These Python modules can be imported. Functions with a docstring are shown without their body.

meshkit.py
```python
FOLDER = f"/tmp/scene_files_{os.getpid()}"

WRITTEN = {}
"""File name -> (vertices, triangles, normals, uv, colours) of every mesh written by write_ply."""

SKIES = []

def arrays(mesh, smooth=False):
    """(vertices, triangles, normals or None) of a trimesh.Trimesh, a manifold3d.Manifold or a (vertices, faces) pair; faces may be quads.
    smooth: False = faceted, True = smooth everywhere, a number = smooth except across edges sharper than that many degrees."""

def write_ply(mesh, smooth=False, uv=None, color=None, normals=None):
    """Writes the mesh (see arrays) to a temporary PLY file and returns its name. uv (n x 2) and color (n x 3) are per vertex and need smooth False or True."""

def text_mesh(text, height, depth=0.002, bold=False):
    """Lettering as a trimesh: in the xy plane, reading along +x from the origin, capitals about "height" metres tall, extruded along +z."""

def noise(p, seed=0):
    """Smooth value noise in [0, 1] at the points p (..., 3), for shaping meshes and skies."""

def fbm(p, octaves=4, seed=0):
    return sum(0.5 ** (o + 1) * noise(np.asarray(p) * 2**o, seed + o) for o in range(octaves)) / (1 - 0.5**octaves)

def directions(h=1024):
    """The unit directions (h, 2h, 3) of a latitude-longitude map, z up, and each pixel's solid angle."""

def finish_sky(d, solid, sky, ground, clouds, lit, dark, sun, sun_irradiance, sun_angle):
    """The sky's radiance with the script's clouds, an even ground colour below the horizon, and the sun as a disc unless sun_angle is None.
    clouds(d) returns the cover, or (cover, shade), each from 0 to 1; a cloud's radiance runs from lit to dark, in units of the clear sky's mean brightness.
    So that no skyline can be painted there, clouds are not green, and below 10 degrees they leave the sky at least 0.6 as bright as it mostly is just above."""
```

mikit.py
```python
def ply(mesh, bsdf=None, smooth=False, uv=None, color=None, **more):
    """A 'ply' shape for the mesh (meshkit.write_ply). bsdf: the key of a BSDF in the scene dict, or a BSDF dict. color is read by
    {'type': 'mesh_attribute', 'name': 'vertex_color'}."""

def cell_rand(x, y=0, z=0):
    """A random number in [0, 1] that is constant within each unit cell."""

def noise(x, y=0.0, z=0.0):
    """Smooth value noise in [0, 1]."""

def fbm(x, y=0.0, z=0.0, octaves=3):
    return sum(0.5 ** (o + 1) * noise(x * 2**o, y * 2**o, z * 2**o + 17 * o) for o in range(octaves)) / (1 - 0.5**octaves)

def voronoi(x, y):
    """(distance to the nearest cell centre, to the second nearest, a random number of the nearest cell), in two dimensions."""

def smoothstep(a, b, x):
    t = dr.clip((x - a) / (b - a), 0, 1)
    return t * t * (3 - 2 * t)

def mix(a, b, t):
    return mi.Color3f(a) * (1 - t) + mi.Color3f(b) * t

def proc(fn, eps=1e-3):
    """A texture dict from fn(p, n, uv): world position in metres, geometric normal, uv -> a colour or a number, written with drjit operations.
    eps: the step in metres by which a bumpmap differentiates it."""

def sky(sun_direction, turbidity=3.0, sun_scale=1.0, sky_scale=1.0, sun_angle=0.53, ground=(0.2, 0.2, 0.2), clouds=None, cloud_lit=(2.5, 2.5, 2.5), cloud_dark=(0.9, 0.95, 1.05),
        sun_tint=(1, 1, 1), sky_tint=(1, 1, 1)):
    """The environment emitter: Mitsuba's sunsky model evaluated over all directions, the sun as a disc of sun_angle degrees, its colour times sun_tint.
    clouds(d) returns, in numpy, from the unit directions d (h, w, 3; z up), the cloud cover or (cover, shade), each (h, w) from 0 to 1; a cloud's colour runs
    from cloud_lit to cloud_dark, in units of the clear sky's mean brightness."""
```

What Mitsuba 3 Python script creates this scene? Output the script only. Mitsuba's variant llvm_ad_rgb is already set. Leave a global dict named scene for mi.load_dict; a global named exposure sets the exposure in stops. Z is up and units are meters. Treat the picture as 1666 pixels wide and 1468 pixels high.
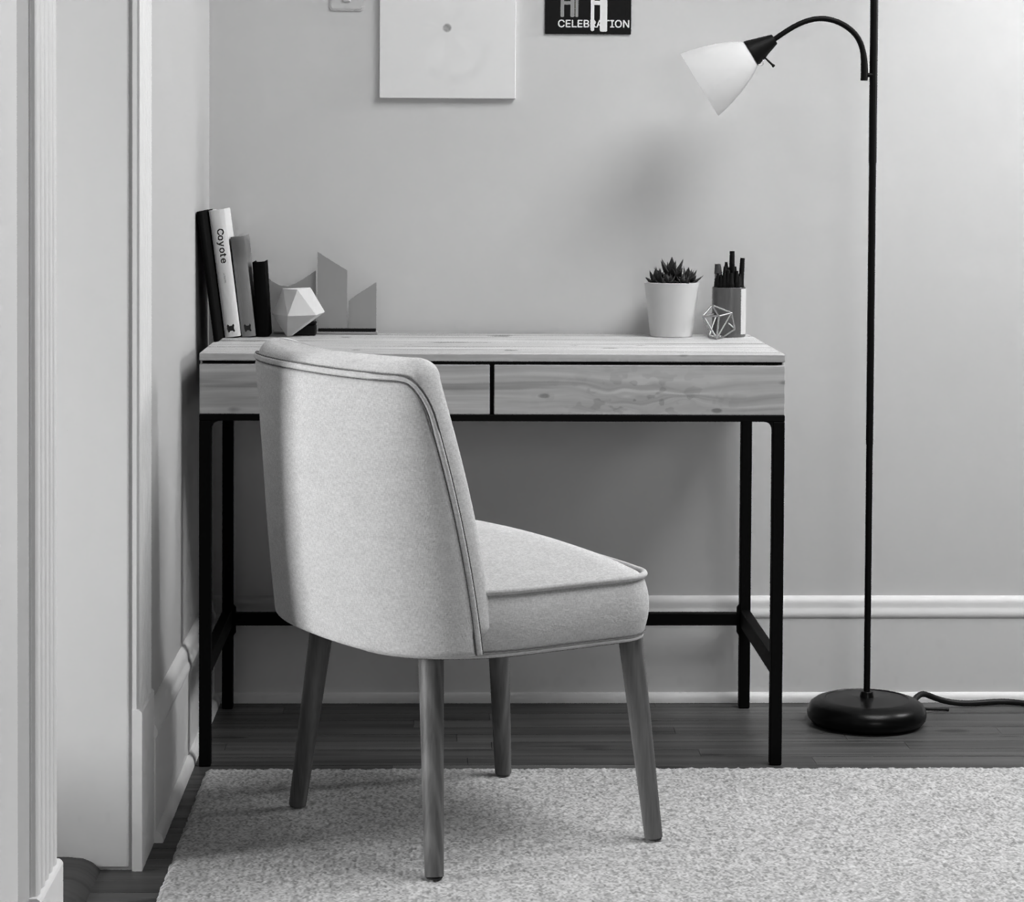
import math, random
import numpy as np, trimesh, manifold3d as m3
import mitsuba as mi, drjit as dr
import mikit, meshkit
from shapely.geometry import Polygon, Point, box as sbox
from shapely.ops import unary_union
from mikit import noise, fbm, smoothstep, mix, proc, cell_rand

T = mi.ScalarTransform4f
scene, labels = {}, {}
rng = np.random.default_rng(7)
random.seed(7)

# ------------------------------------------------------------------ camera
F_PX, CY = 3825.6, 390.2
PITCH, YAW, ROLL, CAM_H = .0335, .0298, .0056, 1.1002
_f = np.array([math.sin(YAW), math.cos(YAW), 0]); _r = np.array([math.cos(YAW), -math.sin(YAW), 0]); _u = np.array([0, 0, 1.])
_w = _f * math.cos(PITCH) - _u * math.sin(PITCH); _u2 = _u * math.cos(PITCH) + _f * math.sin(PITCH)
_up = _u2 * math.cos(ROLL) - _r * math.sin(ROLL)
eye = np.array([0, 0, CAM_H])
scene['camera'] = {'type': 'perspective', 'fov': math.degrees(2 * math.atan(833 / F_PX)), 'fov_axis': 'x', 'near_clip': .05, 'far_clip': 60.,
                   'principal_point_offset_y': (734 - CY) / 1468.,
                   'to_world': T().look_at(origin=eye.tolist(), target=(eye + _w).tolist(), up=_up.tolist())}

# ------------------------------------------------------------------ light: daylight through windows, plus added roof and rear fill panes (built with the walls below)
exposure = 1.14
L_KEY, L_ROOF_FILL, L_HALL, L_REAR_FILL = 31.0, 6.5, 24.5, 3.7
KEY_Y, KEY_Z = (4.32, 4.68), (1.40, 2.10)

# ------------------------------------------------------------------ helpers
_used = set()
def key_for(name, parent=None):
    base = f'{parent}__{name}' if parent else name
    k, i = base, 0
    while k in _used:
        i += 1; k = f'{base}_{i:03d}'
    _used.add(k)
    return k

def add(name, mesh, bsdf, parent=None, smooth=False, label=None, cat=None, group=None, kind=None, **more):
    k = key_for(name, parent)
    scene[k] = mesh if isinstance(mesh, dict) else mikit.ply(mesh, bsdf, smooth=smooth, **more)
    info = {a: b for a, b in (('label', label), ('category', cat), ('group', group), ('kind', kind)) if b}
    if info: labels[k] = info
    return k

def thing(name, label, cat, group=None):
    k = key_for(name)
    labels[k] = {'label': label, 'category': cat}
    if group: labels[k]['group'] = group
    return k

def struct(name, mesh, bsdf, label, parent=None, smooth=False, **more):
    return add(name, mesh, bsdf, parent, smooth, label=label, kind=None if parent else 'structure', **more)

def man(m):
    a = m.to_mesh()
    return trimesh.Trimesh(np.array(a.vert_properties[:, :3]), np.array(a.tri_verts), process=False)

def tman(t):
    return m3.Manifold(m3.Mesh(np.asarray(t.vertices, np.float32), np.asarray(t.faces, np.uint32)))

def cub(x0, x1, y0, y1, z0, z1):
    m = trimesh.creation.box(extents=(x1 - x0, y1 - y0, z1 - z0))
    m.apply_translation(((x0 + x1) / 2, (y0 + y1) / 2, (z0 + z1) / 2))
    return m

def bev(x0, x1, y0, y1, z0, z1, c=.002):
    """box with chamfered edges"""
    c = min(c, (x1 - x0) * .45, (y1 - y0) * .45, (z1 - z0) * .45)
    pts = []
    for sx in (0, 1):
        for sy in (0, 1):
            for sz in (0, 1):
                p = np.array([(x0, x1)[sx], (y0, y1)[sy], (z0, z1)[sz]])
                d = np.array([1 - 2 * sx, 1 - 2 * sy, 1 - 2 * sz]) * c
                for k in range(3):
                    q = p + d; q[k] = p[k]
                    pts.append(q)
    return trimesh.convex.convex_hull(np.array(pts))

def extr(poly, axis, lo, hi):
    """extrude a polygon; axis 'x': polygon is (y,z); 'y': (x,z); 'z': (x,y)"""
    m = trimesh.creation.extrude_polygon(poly, hi - lo, engine='earcut')
    v = m.vertices.copy()
    if axis == 'z': w = np.stack([v[:, 0], v[:, 1], v[:, 2] + lo], 1)
    elif axis == 'x': w = np.stack([v[:, 2] + lo, v[:, 0], v[:, 1]], 1)
    else: w = np.stack([v[:, 0], v[:, 2] + lo, v[:, 1]], 1)
    out = trimesh.Trimesh(w, m.faces, process=False)
    if out.volume < 0: out.invert()
    return out

def tube(pts, r, sides=12, closed=False, cap=True):
    p = np.asarray(pts, float); n = len(p)
    r = np.broadcast_to(np.asarray(r, float), (n,))
    t = (np.roll(p, -1, 0) - np.roll(p, 1, 0)) if closed else np.gradient(p, axis=0)
    t /= np.linalg.norm(t, axis=1, keepdims=True) + 1e-12
    a = np.cross(t[0], [0, 0, 1.] if abs(t[0][2]) < .9 else [1., 0, 0]); a /= np.linalg.norm(a)
    A = []
    for i in range(n):
        a = a - t[i] * (a @ t[i]); a /= np.linalg.norm(a) + 1e-12; A.append(a)
    A = np.array(A); B = np.cross(t, A)
    ang = np.arange(sides) * 2 * np.pi / sides
    v = p[:, None] + r[:, None, None] * (np.cos(ang)[None, :, None] * A[:, None] + np.sin(ang)[None, :, None] * B[:, None])
    f = []
    for i in range(n if closed else n - 1):
        j = (i + 1) % n
        for k in range(sides):
            l = (k + 1) % sides
            f += [[i * sides + k, i * sides + l, j * sides + l], [i * sides + k, j * sides + l, j * sides + k]]
    v = v.reshape(-1, 3)
    if cap and not closed:
        v = np.vstack([v, p[:1], p[-1:]]); c0, c1 = len(v) - 2, len(v) - 1
        for k in range(sides):
            l = (k + 1) % sides
            f += [[c0, l, k], [c1, (n - 1) * sides + k, (n - 1) * sides + l]]
    m = trimesh.Trimesh(v, np.array(f), process=False)
    if m.volume < 0: m.invert()
    return m

def lathe(profile, sides=48):
    """profile: (r,z) from bottom to top, revolve around z"""
    p = np.asarray(profile, float); n = len(p)
    ang = np.arange(sides) * 2 * np.pi / sides
    v = np.stack([p[:, None, 0] * np.cos(ang), p[:, None, 0] * np.sin(ang), np.repeat(p[:, 1:2], sides, 1)], -1).reshape(-1, 3)
    f = []
    for i in range(n - 1):
        for k in range(sides):
            l = (k + 1) % sides
            f += [[i * sides + k, i * sides + l, (i + 1) * sides + l], [i * sides + k, (i + 1) * sides + l, (i + 1) * sides + k]]
    m = trimesh.Trimesh(v, np.array(f), process=True)
    m.update_faces(m.nondegenerate_faces())
    return m

def ring_loft(rings, cap0=True, cap1=True):
    R = np.asarray(rings, float); n, s = R.shape[:2]
    f = []
    for i in range(n - 1):
        for k in range(s):
            l = (k + 1) % s
            f += [[i * s + k, i * s + l, (i + 1) * s + l], [i * s + k, (i + 1) * s + l, (i + 1) * s + k]]
    v = R.reshape(-1, 3)
    if cap0:
        v = np.vstack([v, R[0].mean(0)[None]]); c = len(v) - 1
        f += [[c, (k + 1) % s, k] for k in range(s)]
    if cap1:
        v = np.vstack([v, R[-1].mean(0)[None]]); c = len(v) - 1
        f += [[c, (n - 1) * s + k, (n - 1) * s + (k + 1) % s] for k in range(s)]
    m = trimesh.Trimesh(v, np.array(f), process=False)
    if m.volume < 0: m.invert()
    return m

def spline(ctrl, n):
    from scipy.interpolate import CubicSpline
    c = np.asarray(ctrl, float)
    d = np.r_[0, np.cumsum(np.linalg.norm(np.diff(c, axis=0), axis=1))]
    return CubicSpline(d, c)(np.linspace(0, d[-1], n))

def grey(v): return {'type': 'rgb', 'value': [float(v)] * 3}
def G(v): return mi.Color3f(v, v, v)

# ------------------------------------------------------------------ materials (the photograph is black and white)
def principled(key, base, rough=.6, spec=.4, **kw):
    scene[key] = {'type': 'twosided', 'nested': {'type': 'principled', 'base_color': grey(base) if isinstance(base, (int, float)) else base, 'roughness': rough, 'specular': spec, **kw}}
    return key

def bumped(key, base, bump, scale, rough=.6, spec=.4, **kw):
    scene[key] = {'type': 'twosided', 'nested': {'type': 'bumpmap', 'arbitrary': bump, 'scale': float(scale),
                  'nested': {'type': 'principled', 'base_color': grey(base) if isinstance(base, (int, float)) else base, 'roughness': rough, 'specular': spec, **kw}}}
    return key

def wall_fn(p, n, uv):
    m = fbm(p.x * 3 + 11, p.y * 3, p.z * 3, octaves=4)
    s = smoothstep(.62, .75, fbm(p.x * 9, p.y * 9, p.z * 9 + 5, octaves=3))
    return G(.515 + .03 * (m - .5) + .009 * s)
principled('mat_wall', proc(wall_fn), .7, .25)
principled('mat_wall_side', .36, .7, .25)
def trim_fn(p, n, uv):
    m = fbm(p.x * 14, p.y * 14, p.z * 5, octaves=4)
    d = smoothstep(.30, .0, p.z) * .5 * smoothstep(.60, .78, fbm(p.x * 45, p.y * 45, p.z * 25 + 3, octaves=3))
    return G(.575 + .02 * (m - .5) - .06 * d)
principled('mat_trim', proc(trim_fn), .45, .4)
principled('mat_ceiling', .16, .9, .1)
principled('mat_dim', .05, .9, .1)

def wood_tone(p, seed, sx, sz, base, amp):
    w = fbm(p.x * 2.2 + seed, p.y * 6, p.z * 9 + seed, octaves=3)
    g = fbm(p.x * sx + seed, (p.y + p.z) * sz + w * 5, seed * 1.7, octaves=3)
    f = noise(p.x * sx * 6, (p.y + p.z) * sz * 6, seed)
    return base + amp * (g - .5) + amp * .35 * (f - .5)

PLANK = []
for i, b in enumerate((.044, .056, .036, .050)):
    def fn(p, n, uv, i=i, b=b):
        g = fbm(p.x * 2.5 + i * 7, p.y * 70, i * 3., octaves=3)
        kn = smoothstep(.74, .82, fbm(p.x * 5 + i, p.y * 22 + 9, i * 2., octaves=2))
        return G((b * (.50 + 1.0 * g)) * (1 - .5 * kn))
    PLANK.append(principled(f'mat_plank_{i}', proc(fn), .46, .35))
principled('mat_subfloor', .02, .9, .1)

def desk_fn(p, n, uv):
    # oak veneer: streaks along x, bent round a burl in the right drawer front
    bx, bz = p.x - .36, p.z - .672
    e = dr.exp(-(bx * bx / .018 + bz * bz / .0016))
    wob = fbm(p.x * 9 + 2, p.z * 30, p.y * 8, octaves=3)
    zz = p.z + p.y * .8 + e * (.10 * (wob - .35)) + .012 * (fbm(p.x * 3.5, p.z * 9, 4., octaves=2) - .5)
    g = fbm(p.x * 2.6, zz * 95, 3., octaves=4)
    st = smoothstep(.55, .72, fbm(p.x * 1.7 + 5, zz * 60 + 20, 7., octaves=3))
    fine = noise(p.x * 30, zz * 420)
    kn = smoothstep(.76, .84, fbm(p.x * 16 + 3, p.z * 40 + 1, p.y * 16, octaves=2))
    fl = e * smoothstep(.56, .70, fbm(p.x * 60, p.z * 80, 5., octaves=2))
    return G((.37 + .26 * (g - .5) - .10 * st + .03 * (fine - .5)) * (1 - .5 * kn) * (1 - .32 * fl))
principled('mat_desk_wood', proc(desk_fn), .5, .35)
principled('mat_desk_inside', .012, .8, .1)
principled('mat_black_metal', .002, .55, .06)

def fabric_fn(p, n, uv):
    a = noise(p.x * 700, p.y * 700, p.z * 260); b = noise(p.x * 260, p.y * 260, p.z * 800)
    c = fbm(p.x * 38, p.y * 38, p.z * 60, octaves=3)
    return G(.38 + .10 * (a - .5) + .09 * (b - .5) + .045 * (c - .5))
def fabric_bump(p, n, uv):
    return noise(p.x * 700, p.y * 700, p.z * 500) + .5 * noise(p.x * 330, p.y * 330, p.z * 330)
bumped('mat_fabric', proc(fabric_fn), proc(fabric_bump, eps=4e-4), .0006, .9, .15, sheen=.3)
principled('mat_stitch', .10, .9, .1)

LEGW = []
for i in range(2):
    def fn(p, n, uv, i=i):
        q = p.x * .5 + p.y * .866
        r = q * 55 + 1.6 * fbm(p.x * 9, p.y * 9, p.z * 2.0 + i * 4, octaves=2) + p.z * 2.5
        g = .5 + .5 * dr.sin(r * 6.28)
        f = noise(p.x * 420, p.y * 420, p.z * 18)
        return G(.080 + .035 * (g * g - .4) + .025 * (f - .5))
    LEGW.append(principled(f'mat_leg_wood_{i}', proc(fn), .5, .35))
principled('mat_leg_glide', .03, .6, .3)

def rug_fn(p, n, uv):
    a = noise(p.x * 300, p.y * 210, 1.); b = noise(p.x * 130 + 9, p.y * 90, 2.); c = fbm(p.x * 14, p.y * 14, 3., octaves=3)
    rw = dr.sin(p.x / .0105 * 6.2832 + 1.6 * noise(p.x * 30, p.y * 45, 4.))
    return G(.300 + .24 * (a - .5) + .09 * (b - .5) + .03 * (c - .5) + .007 * rw)
principled('mat_rug', proc(rug_fn), .95, .05, sheen=.25)

principled('mat_black', .003, .55, .15)
principled('mat_black_cloth', .003, .9, .05)
principled('mat_paper_white', .66, .55, .3)
principled('mat_pages', .40, .85, .1)
def greybook_fn(p, n, uv):
    s = smoothstep(.50, .62, fbm(p.x * 30 + p.z * 3, p.y * 5, p.z * 14, octaves=3)) * smoothstep(.885, .92, p.z) * smoothstep(.955, .94, p.z)
    return G(.16 - .06 * s + .03 * fbm(p.x * 20, p.y * 20, p.z * 20, octaves=2))
principled('mat_book_grey', proc(greybook_fn), .5, .35)
principled('mat_ink', .015, .6, .2)
principled('mat_ink_soft', .24, .6, .2)
principled('mat_plaster', .52, .75, .2)
principled('mat_grey_metal', .25, .5, .4)
principled('mat_pot', .50, .4, .45)
principled('mat_soil', .02, .95, .05)
scene['mat_leaf'] = {'type': 'twosided', 'nested': {'type': 'principled', 'base_color': proc(lambda p, n, uv: G(.009 + .014 * noise(p.x * 160, p.y * 160, p.z * 160))), 'roughness': .55, 'specular': .4}}
principled('mat_cup', .085, .25, .5)
scene['mat_wire'] = {'type': 'twosided', 'nested': {'type': 'roughconductor', 'alpha': .25, 'specular_reflectance': grey(.48)}}
principled('mat_bristle', .05, .9, .1)
principled('mat_lamp', .002, .5, .10)
principled('mat_lamp_base', .002, .30, .14)
scene['mat_shade'] = {'type': 'principledthin', 'base_color': grey(.70), 'roughness': .35, 'diff_trans': .8, 'spec_trans': .0}
principled('mat_bulb', .55, .3, .4)
principled('mat_cord', .003, .5, .3)
principled('mat_switch', .48, .4, .4)
principled('mat_mount', .5, .8, .1)

# ------------------------------------------------------------------ the room
XL, YB, XR, YR, ZC = -.470, 4.762, 2.35, -1.3, 2.75
WT = .14                       # thickness of the left wall
D0, D1, DH = 2.838, 3.622, 2.08   # doorway in the left wall
floor = struct('floor', cub(XL - 2.3, XR + .15, YR - .15, YB + .15, -.12, -.012), 'mat_subfloor', 'dark stained narrow board hardwood floor')
_pw = .057
rows = int((YB - 2.36) / _pw)
for r in range(rows):
    y1 = YB - .001 - r * _pw; y0 = y1 - _pw + .0009
    spans = [(-.75, 1.5)] if y0 > 4.13 else [(-.75, -.36)]
    for (xa, xb) in spans:
        x = xa - rng.uniform(0, .5) if len(spans) and xb > 0 else xa
        while x < xb:
            ln = rng.uniform(.45, .95) if xb > 0 else rng.uniform(.5, .9)
            xe = min(x + ln, xb)
            if xb - xe < .12: xe = xb
            z = rng.uniform(-.0006, .0)
            if xe > xa:
                add('plank', cub(max(x, xa), xe - .0007, y0, y1, -.012, z), PLANK[int(rng.integers(0, 4))], floor)
            x = xe
struct('wall_back', cub(XL - .14, XR + .15, YB, YB + .12, -.012, ZC), 'mat_wall', 'pale grey plaster wall behind the desk')
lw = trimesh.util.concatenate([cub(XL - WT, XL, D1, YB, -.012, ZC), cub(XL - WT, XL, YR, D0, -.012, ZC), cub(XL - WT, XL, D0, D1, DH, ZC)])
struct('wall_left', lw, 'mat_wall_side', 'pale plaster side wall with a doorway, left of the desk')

def wall_with_window(axis, pos, th, lo, hi, w0, w1, z0, z1):
    P = sbox(lo, -.012, hi, ZC).difference(sbox(w0, z0, w1, z1))
    if axis == 'x': return extr(P, 'x', pos, pos + th)
    return extr(P, 'y', pos - th, pos)

def window(n, axis, pos, sgn, w0, w1, z0, z1, L, bars=1):
    """a sash window in the wall's hole; sgn: side of the wall the glass sits on (outside)"""
    def put(a0, a1, d0, d1, q0, q1):
        lo, hi = sorted((pos + sgn * d0, pos + sgn * d1))
        return cub(lo, hi, a0, a1, q0, q1) if axis == 'x' else cub(a0, a1, lo, hi, q0, q1)
    fr = .045
    k = struct(f'window_{n}', trimesh.util.concatenate([put(w0, w0 + fr, .02, .09, z0, z1), put(w1 - fr, w1, .02, .09, z0, z1), put(w0 + fr, w1 - fr, .02, .09, z0, z0 + fr),
                                                        put(w0 + fr, w1 - fr, .02, .09, z1 - fr, z1)]), 'mat_trim', 'white sash window with bright daylight behind its glass')
    zm = (z0 + z1) / 2
    struct('meeting_rail', put(w0 + fr, w1 - fr, .025, .075, zm - .02, zm + .02), 'mat_trim', None, k)
    lo = pos + sgn * .06
    a0, a1, q0, q1 = w0 + fr, w1 - fr, z0 + fr, z1 - fr
    for (b0, b1) in ((q0, zm - .02), (zm + .02, q1)):
        if axis == 'x': v = np.array([[lo, a0, b0], [lo, a1, b0], [lo, a1, b1], [lo, a0, b1]])
        else: v = np.array([[a0, lo, b0], [a1, lo, b0], [a1, lo, b1], [a0, lo, b1]])
        f = np.array([[0, 1, 2], [0, 2, 3]])
        m = trimesh.Trimesh(v, f, process=False)
        ax = 0 if axis == 'x' else 1
        if m.face_normals[0][ax] * sgn > 0: m.invert()
        struct('pane', mikit.ply(m, 'mat_bulb', emitter={'type': 'area', 'radiance': grey(L)}), None, None, k)

# right wall with the window the light comes from, and an added roof pane for light from above
P = sbox(YR, -.012, YB, ZC).difference(sbox(KEY_Y[0], KEY_Z[0], KEY_Y[1], KEY_Z[1]))
struct('wall_right', extr(P, 'x', XR, XR + .14), 'mat_dim', 'side wall with a window, right of the room')
window(1, 'x', XR, 1, KEY_Y[0], KEY_Y[1], KEY_Z[0], KEY_Z[1], L_KEY)
struct('wall_rear', wall_with_window('y', YR, .14, XL - 2.3, XR + .15, .9, 2.2, .9, 2.2), 'mat_dim', 'wall behind the viewer with an added fill window')
window(4, 'y', YR, -1, .9, 2.2, .9, 2.2, L_REAR_FILL)  # added fill window, brightens the surfaces that face the camera
ROOF_FILL = (.68, 2.16, 2.66, 4.08)  # added roof pane: overhead light with no known opening behind it
P = sbox(XL - 2.3, YR - .15, XR + .15, YB + .15).difference(sbox(ROOF_FILL[0], ROOF_FILL[2], ROOF_FILL[1], ROOF_FILL[3]))
struct('ceiling', extr(P, 'z', ZC, ZC + .12), 'mat_ceiling', 'plaster ceiling with an added glowing roof pane')
wk_ = struct('window_2', trimesh.util.concatenate([cub(ROOF_FILL[0], ROOF_FILL[0] + .04, ROOF_FILL[2], ROOF_FILL[3], ZC + .02, ZC + .11), cub(ROOF_FILL[1] - .04, ROOF_FILL[1], ROOF_FILL[2], ROOF_FILL[3], ZC + .02, ZC + .11),
                                                   cub(ROOF_FILL[0] + .04, ROOF_FILL[1] - .04, ROOF_FILL[2], ROOF_FILL[2] + .04, ZC + .02, ZC + .11), cub(ROOF_FILL[0] + .04, ROOF_FILL[1] - .04, ROOF_FILL[3] - .04, ROOF_FILL[3], ZC + .02, ZC + .11)]), 'mat_trim', 'added roof pane that glows to light the room from above')
_m = trimesh.Trimesh(np.array([[ROOF_FILL[0] + .04, ROOF_FILL[2] + .04, ZC + .07], [ROOF_FILL[1] - .04, ROOF_FILL[2] + .04, ZC + .07], [ROOF_FILL[1] - .04, ROOF_FILL[3] - .04, ZC + .07], [ROOF_FILL[0] + .04, ROOF_FILL[3] - .04, ZC + .07]]), np.array([[0, 2, 1], [0, 3, 2]]), process=False)
struct('pane', mikit.ply(_m, 'mat_bulb', emitter={'type': 'area', 'radiance': grey(L_ROOF_FILL)}), None, None, wk_)
# the hall behind the doorway, with a low window of its own
HX, HW = XL - 2.3, (2.25, 3.15, .35, 1.35)
struct('wall_hall', trimesh.util.concatenate([wall_with_window('x', HX - .14, .14, YR, YB, *HW), cub(HX, XL - WT, YB - .05, YB + .1, -.012, ZC)]), 'mat_dim', 'far wall of the adjoining hall')
window(3, 'x', HX, -1, *HW, L_HALL)
struct('added_shade_wall', bev(-1.18, -1.08, 2.2, 3.55, -.012, .25, .01), 'mat_trim', 'low wall added in the hall to shade the doorway floor')  # added unseen blocker, keeps hall light off the rug and lower jamb

# ---- doorway: jamb linings, casings with reeded faces, plinth blocks
CX = -.4615                                    # face of the casings
def casing(name, y0, y1, zb, zt, label):
    """reeded casing standing on the left wall (face towards +x)"""
    k = struct(name, cub(XL - .004, CX - .0062, y0, y1, zb, zt), 'mat_trim', label)
    n = 5; w = (y1 - y0) / n
    for i in range(n):
        a0, a1 = y0 + i * w, y0 + (i + 1) * w
        pts = [(CX - .0068, a0 + .001)]
        for t in np.linspace(0, math.pi, 9):
            pts.append((CX - .0068 + .0080 * math.sin(t) ** .6, (a0 + a1) / 2 - (w / 2 - .0016) * math.cos(t)))
        pts.append((CX - .0068, a1 - .001))
        struct('reed', extr(Polygon(pts), 'z', zb, zt), 'mat_trim', None, k, smooth=40)
    return k
casing('trim_1', 3.616, 3.755, .247, DH + .1, 'white reeded casing on the far side of the doorway')
casing('trim_2', 2.690, 2.833, .247, DH + .1, 'white reeded casing on the near side of the doorway')
for nm, a, b, px_, lab in (('trim_3', 3.612, 3.765, -.4585, 'plain plinth block under the far reeded casing'), ('trim_4', 2.684, 2.842, -.4560, 'plain plinth block under the near reeded casing')):
    prof = [(XL - .004, .0), (px_, .0), (px_, .246), (px_ - .002, .249), (px_ - .005, .251), (XL - .004, .251)]
    struct(nm, extr(Polygon(prof), 'y', a, b), 'mat_trim', lab)
struct('trim_5', trimesh.util.concatenate([bev(XL - WT - .01, XL - .0105, D1 - .004, D1 + .016, .004, DH + .02, .002)]), 'mat_trim', 'white jamb lining on the far side of the doorway')
struct('trim_6', bev(XL - WT - .01, XL - .002, D0 - .016, D0 + .004, .004, DH + .02, .002), 'mat_trim', 'white jamb lining on the near side of the doorway')
struct('trim_7', cub(XL - WT, CX, D0 - .14, D1 + .14, DH, DH + .12), 'mat_trim', 'white head casing over the doorway')
struct('trim_8', bev(XL - .004, CX + .002, 1.6, 2.560, .0, DH + .1, .003), 'mat_trim', 'flat white board trim left of the doorway')
# worn threshold between the rooms
th = [(-.70, -.001), (-.522, -.001), (-.528, .006), (-.536, .013), (-.550, .019), (-.575, .0215), (-.62, .0215), (-.70, .018)]
struct('trim_9', extr(Polygon(th), 'y', D0 + .005, D1 - .0045), PLANK[2], 'dark worn wooden threshold in the doorway', smooth=50)

# ---- baseboards: cap moulding, board, shoe
def baseboard(name, axis, face, lo, hi, label):
    """profile in (depth from wall, z)"""
    b = [(0, 0), (.014, 0), (.014, .170), (.017, .174), (.0175, .181), (.015, .188), (.0125, .193), (.0125, .2005), (.0105, .2075), (.006, .213), (0, .2153)]
    s = [(.0135, 0), (.0135 + .0125, 0), (.0135 + .012, .008), (.0135 + .0095, .0145), (.0135 + .005, .0185), (.0135, .0195)]
    out = []
    for prof in (b, s):
        q = [((face + d) if axis == 'y' else (face - d), z) for d, z in prof]
        out.append(extr(Polygon(q), axis, lo, hi))
    k = struct(name, out[0], 'mat_trim', label, smooth=35)
    struct('shoe_moulding', out[1], 'mat_trim', None, k, smooth=35)
baseboard('baseboard_back', 'x', YB, XL, XR, 'tall white baseboard along the wall behind the desk')
baseboard('baseboard_left', 'y', XL, 3.763, YB - .0262, 'tall white baseboard on the left wall beside the desk')

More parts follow.
